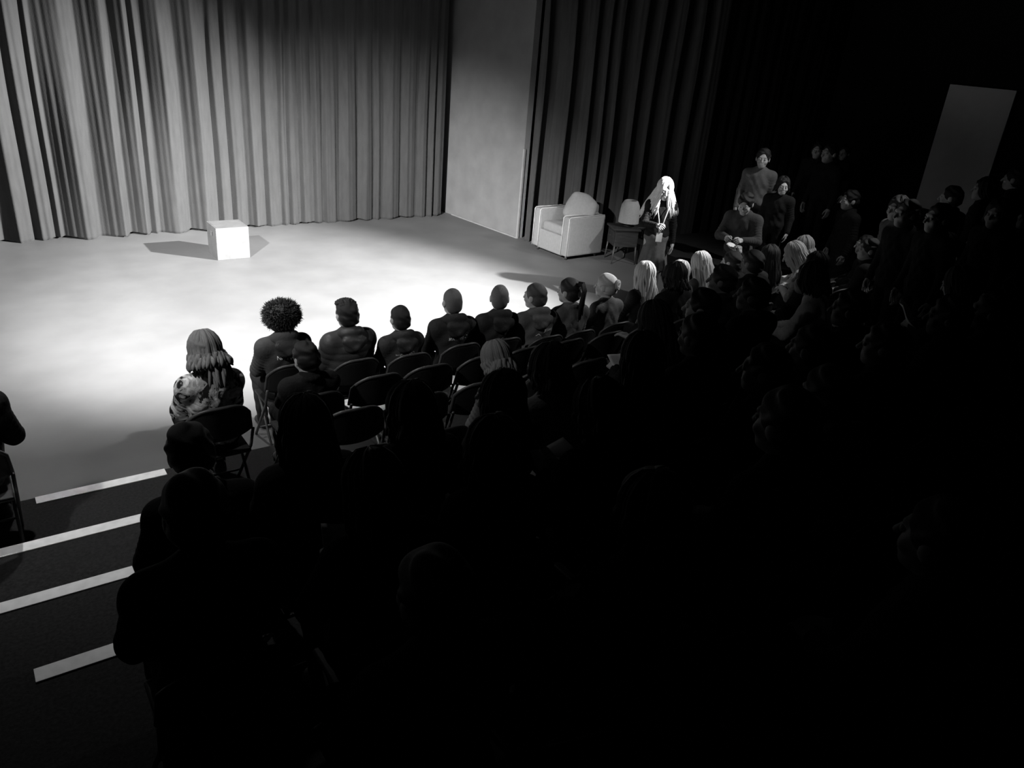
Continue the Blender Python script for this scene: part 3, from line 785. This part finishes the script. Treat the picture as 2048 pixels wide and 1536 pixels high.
S += [[(-.085, .862), (-.067, .892)], [(-.05, .877), (-.03, .877)], [(.0, .862), (.018, .892)], [(.10, .897), (.115, .897)], [(.085, .872), (.095, .874)]]
strokes_on(p, S, M['print_white'], 'lettering', .0034)
p = seat_person(3.77, 5.35, 0, 'right', 'person with clipped hair and a small round emblem on the back', rz=-.1, s=.885, hair=('buzz', 'hair_buzz'), top=('hoodie', 'cloth_dark'), hood='cloth_dark', topname='hooded_top')
ring = [(.03 + .028 * math.cos(a), .80 + .028 * math.sin(a)) for a in np.linspace(0, 6.283, 15)]
strokes_on(p, [ring, [(.015, .788), (.045, .788)], [(.03, .788), (.03, .81)]], M['print_grey'], 'round_emblem', .003)
p = seat_person(4.17, 5.25, 0, 'left', 'person with short dark hair in a grey hooded top', rz=-.15, s=.88, hair=('crop', 'hair_brown'), top=('hoodie', 'cloth_grey'), hood='cloth_grey', topname='hooded_top')
strokes_on(p, [[(.03 + i * .016, .86), (.034 + i * .016, .892)] for i in range(7)] + [[(.03, .86), (.05, .892)], [(.07, .87), (.12, .882)], [(-.06, .83), (-.03, .85), (-.01, .83)]], M['print_white'], 'lettering', .0036)
p = seat_person(4.55, 5.24, 0, 'f_left', 'person with dark hair tied in a ponytail', rz=-.1, s=.89, hair=('ponytail', 'hair_dark'), top=('jacket', 'cloth_grey'), topname='top')
p = seat_person(5.04, 5.27, 0, 'f_left', 'person with blonde hair swirled into a loose bun', s=.88, hair=('updo', 'hair_blonde'), top=('thin', 'cloth_grey'), topname='top')
p = seat_person(5.64, 5.39, 0, 'f_straight', 'front-row person with long straight blonde hair and sleek crown', s=.90, hair=('long', 'hair_blonde'), top=('thin', 'cloth_charcoal'), topname='top')
p = seat_person(6.10, 5.34, 0, 'f_tilt', 'front-row person with long fair hair and tilted head', s=.89, hair=('long', 'hair_blonde'), top=('jacket', 'cloth_dark'))
p = seat_person(6.54, 5.37, 0, 'f_down', 'person with wavy blonde hair beside the tilted fair head', s=.92, hair=('long_wide', 'hair_blonde'), top=('thin', 'cloth_grey'), topname='top')
p = seat_person(7.02, 5.40, 0, 'sit_raise', 'front-row person with one hand raised near the right end', s=.90, hair=('short', 'hair_dark'), top=('jacket', 'cloth_black'))

# second row and the empty chairs behind the front row
p = seat_person(1.08, 4.56, ZR['B'], 'f_fair', 'person with fair hair in a light floral-patterned top', s=.88, hair=('long_fair', 'hair_fair'), top=('jacket', 'patterned'), topname='patterned_top')
p = seat_person(1.68, 4.50, ZR['B'], 'slump', 'slumped dark-haired person behind the afro and the puffer jacket', s=.80, hair=('short', 'hair_black'), top=('jacket', 'cloth_black'))
ordn = ['first', 'second', 'third', 'fourth', 'fifth', 'sixth', 'seventh', 'eighth']
for i, x in enumerate([2.17, 2.58, 3.00, 3.40, 3.84, 4.28, 4.74]):
    folding_chair(x, 4.60, ZR['B'], rng.uniform(-.06, .06), 'empty dark chair directly behind the front row, %s from the slumped person' % ordn[i])
for i, x in enumerate([1.70, 2.15, 2.60, 3.05, 3.5]):
    folding_chair(x, 3.95, ZR['C'], rng.uniform(-.06, .06), 'empty dark chair in the third row, %s from the aisle' % ordn[i])
for i, x in enumerate([1.45, 1.92, 2.92]):
    folding_chair(x, 3.33, ZR['D'], rng.uniform(-.06, .06), 'empty dark chair in the fourth row, %s from the aisle' % ordn[i])

# rows further up the risers
seat_person(2.56, 3.24, ZR['D'], 'bent', 'grey-topped person bent far forward behind the empty chairs', s=.82, hair=('bob', 'hair_fair'), top=('thin', 'cloth_grey'), topname='top')
seat_person(3.55, 3.18, ZR['D'], 'f_hold', 'person reading a lit sheet in the fourth row', s=.92, hair=('long', 'hair_dark'), top=('jacket', 'cloth_black'))
seat_person(4.06, 3.18, ZR['D'], 'reach', 'person stretching out a grey-sleeved arm in the fourth row', rz=.25, s=.94, hair=('short', 'hair_black'), top=('jacket', 'cloth_grey'))
seat_person(4.62, 3.28, ZR['D'], 'left', 'person in black beside the outstretched arm in the fourth row', skin='skin_dark', s=.94, hair=('short', 'hair_black'))
seat_person(5.60, 3.28, ZR['D'], 'forward', 'person in a white top leaning forward in the fourth row', rz=.3, s=.95, hair=('bob', 'hair_dark'), top=('thin', 'cloth_white'), topname='top')
seat_person(.60, 2.55, ZR['E'], 'bent', 'dark silhouette doubled over at the aisle end beside the step nosings', s=.90, hair=('short', 'hair_black'))
seat_person(.42, 2.04, ZR['F'], 'straight', 'black silhouette at the aisle end of the sixth row', s=.94, hair=('short', 'hair_black'))
seat_person(.98, 2.62, ZR['E'], 'f_straight', 'dark long-haired silhouette nearest the aisle behind the patterned top', s=.93, hair=('long', 'hair_dark'), top=('jacket', 'cloth_dark'))
seat_person(1.43, 2.58, ZR['E'], 'straight', 'dark bob-haired silhouette second from the aisle in the fifth row', s=.92, hair=('bob', 'hair_black'))
seat_person(1.90, 2.56, ZR['E'], 'f_left', 'dark long-haired silhouette behind the light grey bent back', s=.90, hair=('long', 'hair_dark'), top=('jacket', 'cloth_dark'))
seat_person(2.34, 2.66, ZR['E'], 'chin', 'person in a pale top resting chin on hand', s=.90, hair=('bob', 'hair_brown'), top=('jacket', 'cloth_pale'), topname='top')
seat_person(2.80, 2.60, ZR['E'], 'f_straight', 'dark long-haired silhouette right of the chin-resting person', s=.93, hair=('long', 'hair_dark'))
seat_person(3.26, 2.62, ZR['E'], 'straight', 'broad dark silhouette below the person reading a sheet', skin='skin_dark', s=.96, hair=('short', 'hair_black'))
seat_person(4.75, 2.60, ZR['E'], 'left', 'person with dim lit cheek below the white-topped leaning person', s=.94, skin='skin_mid', hair=('short', 'hair_black'))
seat_person(6.30, 2.62, ZR['E'], 'f_hold', 'person holding up a large pale sheet in the crowd at right', s=.94, hair=('long', 'hair_dark'))
seat_person(.96, 1.90, ZR['F'], 'f_hold', 'dark silhouette holding two dim pale leaflets low in the picture', s=.93, hair=('long', 'hair_black'))
seat_person(1.46, 2.00, ZR['F'], 'f_straight', 'silhouette with softly rim-lit long hair in mid crowd', s=.92, hair=('long', 'hair_dark'), top=('jacket', 'cloth_dark'))
seat_person(2.04, 2.02, ZR['F'], 'f_hold', 'dark silhouette holding a creased pale leaflet', s=.93, hair=('bob', 'hair_black'))
seat_person(3.10, 2.02, ZR['F'], 'left', 'dark silhouette with a lit sliver of face below the outstretched arm', s=.93, hair=('short', 'hair_black'))
seat_person(3.60, 2.00, ZR['F'], 'chin', 'person with a lit hand at the chin in the sixth row', s=.94, hair=('crop', 'hair_black'))
seat_person(4.08, 1.98, ZR['F'], 'left', 'person with a thin lit cheek right of the chin-holding one', s=.92, hair=('short', 'hair_black'))
seat_person(4.85, 2.02, ZR['F'], 'left', 'person with a faint lit cheek in the sixth row at right', s=.96, skin='skin_dark', hair=('short', 'hair_black'))
seat_person(5.36, 2.00, ZR['F'], 'left', 'rightmost faint face in the sixth row', s=.94, skin='skin_dark', hair=('crop', 'hair_black'))
seat_person(2.34, 1.40, ZR['G'], 'straight', 'large black short-haired silhouette right of the picture centre', s=.99, hair=('short', 'hair_black'))
seat_person(2.95, 1.42, ZR['G'], 'forward', 'person in a dim grey top, low at right of the picture', s=.94, hair=('short', 'hair_black'), top=('jacket', 'cloth_grey'), topname='top')
seat_person(.80, 1.28, ZR['G'], 'straight', 'black silhouette at the aisle end of the seventh row', s=.93, hair=('short', 'hair_black'))
seat_person(1.58, 1.32, ZR['G'], 'straight', 'black silhouette second from the aisle in the seventh row', s=.92, hair=('bob', 'hair_black'))
seat_person(2.10, .70, ZR['H'], 'straight', 'silhouette in a dim grey top in the row nearest the viewer', s=.92, hair=('short', 'hair_black'), top=('jacket', 'cloth_charcoal'), topname='top')

# crowd at the right
def stand(x, y, z, pose, label, **kw): return person(x, y, z, pose, label, **kw)
stand(7.68, 7.25, 0, 'f_stand', 'standing person with very long pale blonde hair and a white lanyard facing the seats', rz=R(146), s=.97, hair=('veil', 'hair_pale'), top=('thin', 'cloth_black'), skirt='cloth_grey', topname='top')
W_ = bpy.context.view_layer.objects
stand(8.22, 6.30, 0, 'stand_hold', 'standing person with dark hair holding a bright sheet beside the riser', rz=R(115), s=.97, hair=('short', 'hair_black'), top=('jacket', 'cloth_charcoal'))
stand(9.68, 7.30, .30, 'stand', 'standing person with a pale face and grey top on the low riser', rz=R(125), s=1.0, hair=('short', 'hair_dark'), top=('thin', 'cloth_grey'), topname='top')
stand(9.32, 6.62, .30, 'stand_left', 'shorter standing person in black with a lit face, in front of the grey top', rz=R(115), s=.84, hair=('bob', 'hair_black'), legs='cloth_black')
stand(11.90, 7.90, .30, 'stand_raise', 'standing person in black raising a bare forearm near the dark drape', rz=R(95), s=1.0, hair=('short', 'hair_black'))
stand(10.96, 7.04, .30, 'stand', 'tall standing person in black right of the raised forearm', rz=R(80), s=1.06, hair=('crop', 'hair_black'))
stand(12.95, 8.07, .30, 'stand_left', 'standing person in black furthest back on the low riser', rz=R(80), s=.95, hair=('short', 'hair_black'))
stand(10.02, 5.95, 0, 'stand', 'standing person in black at floor level behind the seated row end', rz=R(60), s=.97, hair=('short', 'hair_black'))
stand(8.78, 4.62, ZR['B'], 'stand_left', 'standing person with lit cheek below the left edge of the blank panel', rz=R(60), s=.96, hair=('bob', 'hair_black'), top=('thin', 'cloth_grey'), topname='top')
stand(7.59, 3.88, ZR['C'], 'stand', 'standing person left of the gap below the blank panel', rz=R(70), s=.98, hair=('short', 'hair_black'))
stand(7.16, 3.36, ZR['D'], 'stand', 'standing person below the middle of the blank panel', rz=R(65), s=.97, hair=('crop', 'hair_black'))
stand(12.03, 5.55, 0, 'stand_left', 'standing person below the right half of the blank panel', rz=R(70), s=.97, hair=('short', 'hair_black'))
stand(8.11, 3.30, ZR['D'], 'stand_left', 'standing person at the right edge of the picture', rz=R(65), s=.97, hair=('bob', 'hair_black'))
stand(10.03, 4.64, ZR['B'], 'stand', 'black silhouette standing against the lower left corner of the blank panel', rz=R(20), s=1.0, hair=('short', 'hair_black'))
stand(10.86, 4.66, ZR['B'], 'stand_left', 'black silhouette standing against the lower middle of the blank panel', rz=R(15), s=1.04, hair=('bob', 'hair_black'))
stand(11.75, 4.70, ZR['B'], 'stand', 'black silhouette standing against the lower right corner of the blank panel', rz=R(10), s=1.10, hair=('short', 'hair_black'))
seat_person(10.84, 5.38, 0, 'left', 'seated person far along the front row below the standing group', rz=.4, s=.94, hair=('short', 'hair_black'))
seat_person(9.50, 5.28, 0, 'left', 'seated person with a small lit face far along the front row', rz=.4, s=.93, hair=('crop', 'hair_black'))
seat_person(8.60, 5.36, 0, 'forward', 'person in a pale top leaning forward far along the front row', rz=.5, s=.95, hair=('bob', 'hair_fair'), top=('thin', 'cloth_white'), topname='top')
seat_person(7.62, 5.36, 0, 'f_left', 'front-row person with dark hair beside the raised hand', s=.92, hair=('long', 'hair_dark'), top=('jacket', 'cloth_dark'))
seat_person(7.62, 4.60, ZR['B'], 'bent', 'person in a white top doubled over in the second row', rz=.4, s=.95, hair=('long', 'hair_blonde'), top=('thin', 'cloth_white'), topname='top')
seat_person(8.24, 4.52, ZR['B'], 'left', 'seated person right of the doubled-over white top', rz=.3, s=.92, hair=('short', 'hair_black'))
seat_person(12.4, 4.66, ZR['B'], 'left', 'seated person at the far end of the second row', rz=.3, s=.97, hair=('short', 'hair_black'))
seat_person(8.70, 3.94, ZR['C'], 'left', 'seated bob-haired person in the third row below the blank panel', rz=.3, s=.93, hair=('bob', 'hair_black'), top=('thin', 'cloth_grey'), topname='top')
seat_person(9.46, 3.94, ZR['C'], 'f_left', 'light-topped seated person far along the third row', rz=.3, s=.93, hair=('long', 'hair_dark'), top=('thin', 'cloth_pale'), topname='top')
seat_person(5.20, 4.60, ZR['B'], 'f_straight', 'dark silhouette in the second row behind the swirled bun', skin='skin_dark', s=.90, hair=('bob', 'hair_black'))
seat_person(6.30, 4.60, ZR['B'], 'straight', 'dark silhouette in the second row behind the tilted fair head', skin='skin_dark', s=.92, hair=('short', 'hair_black'))
seat_person(5.10, 3.95, ZR['C'], 'left', 'dark silhouette in the third row above the outstretched arm', skin='skin_dark', s=.92, hair=('short', 'hair_black'))
seat_person(6.35, 3.95, ZR['C'], 'f_left', 'dark silhouette in the third row right of the white leaning top', s=.92, hair=('long', 'hair_black'))
seat_person(-.21, 4.60, ZR['B'], 'bent', 'dark seated person across the aisle, cut by the left edge', rz=-.05, s=.94, skin='skin_mid', hair=('short', 'hair_black'), legs='cloth_dark')
seat_person(-.62, 2.66, ZR['E'], 'straight', 'black silhouette across the aisle at the bottom left', s=.94, hair=('short', 'hair_black'))

# lanyard and badge of the standing blonde person
def lanyard():
    ps = [o for o in bpy.data.objects if o.get('label', '').startswith('standing person with very long pale')][0]
    J = JJ['f_stand']; n = J['neck']
    m = MB()
    for s_ in (-1, 1):
        m.tube([n + (s_ * .07, -.03, .03), n + (s_ * .085, .06, .01), n + (s_ * .075, .135, -.08), n + (s_ * .035, .155, -.24), n + (s_ * .01, .165, -.40)], .007, 6)
    m.build('lanyard', M['lanyard'], ps, True)
    b = MB().box((0, .172, n[2] - .47), (.085, .006, .125), .002).build('badge', M['lanyard'], ps)
lanyard()

def sheet(x, y, z, size, rot, label, fold=.15):
    V, F = [], []; n = 9
    for t in (0, .002):
        for j in range(n):
            for i in range(n):
                u, v = i / (n - 1) - .5, j / (n - 1) - .5
                V.append((u * size[0], v * size[1], t + fold * abs(u) * size[0] + .01 * math.sin(5 * v + 3 * u)))
    for j in range(n - 1):
        for i in range(n - 1):
            q = j * n + i; F.append((q, q + n, q + n + 1, q + 1)); F.append((n * n + q, n * n + q + 1, n * n + q + n + 1, n * n + q + n))
    ring = [i for i in range(n)] + [j * n + n - 1 for j in range(1, n)] + [(n - 1) * n + i for i in range(n - 2, -1, -1)] + [j * n for j in range(n - 2, 0, -1)]
    for a, b in zip(ring, ring[1:] + ring[:1]): F.append((a, b, n * n + b, n * n + a))
    o = obj('paper_leaflet', new_mesh('paper_leaflet', V, F), M['paper'], None, (x, y, z)); o.rotation_euler = [R(a) for a in rot]
    tag(o, label, 'leaflet', 'programme leaflets'); return o
sheet(2.15, 4.60, ZR['B'] + .43, (.21, .29), (0, 0, 20), 'pale folded leaflet on an empty chair behind the puffer jacket', .12)
sheet(3.0, 4.62, ZR['B'] + .43, (.21, .29), (0, 0, -15), 'pale leaflet on an empty chair behind the bold white print', .08)
sheet(3.55, 3.47, ZR['D'] + .72, (.21, .15), (25, 0, 0), 'bright leaflet in the hands of the reader in the fourth row')
sheet(2.04, 2.36, ZR['F'] + .70, (.24, .17), (35, 0, 10), 'creased pale leaflet held over the lap in mid crowd', .5)
sheet(.93, 2.22, ZR['F'] + .72, (.12, .18), (40, 20, 10), 'dim pale leaflet, left one of the pair held low in the crowd', .2)
sheet(1.10, 2.24, ZR['F'] + .74, (.11, .14), (40, -20, -20), 'dim pale leaflet, right one of the pair held low in the crowd', .2)
sheet(6.20, 2.98, ZR['E'] + .78, (.30, .21), (50, 0, 30), 'large pale leaflet held up in the right-hand crowd', .2)
sheet(7.93, 6.18, .98, (.21, .15), (25, 0, 30), 'bright leaflet held at the waist beside the standing blonde person', .2)
for o in bpy.data.objects:
    if 'topobj' in o: del o['topobj']
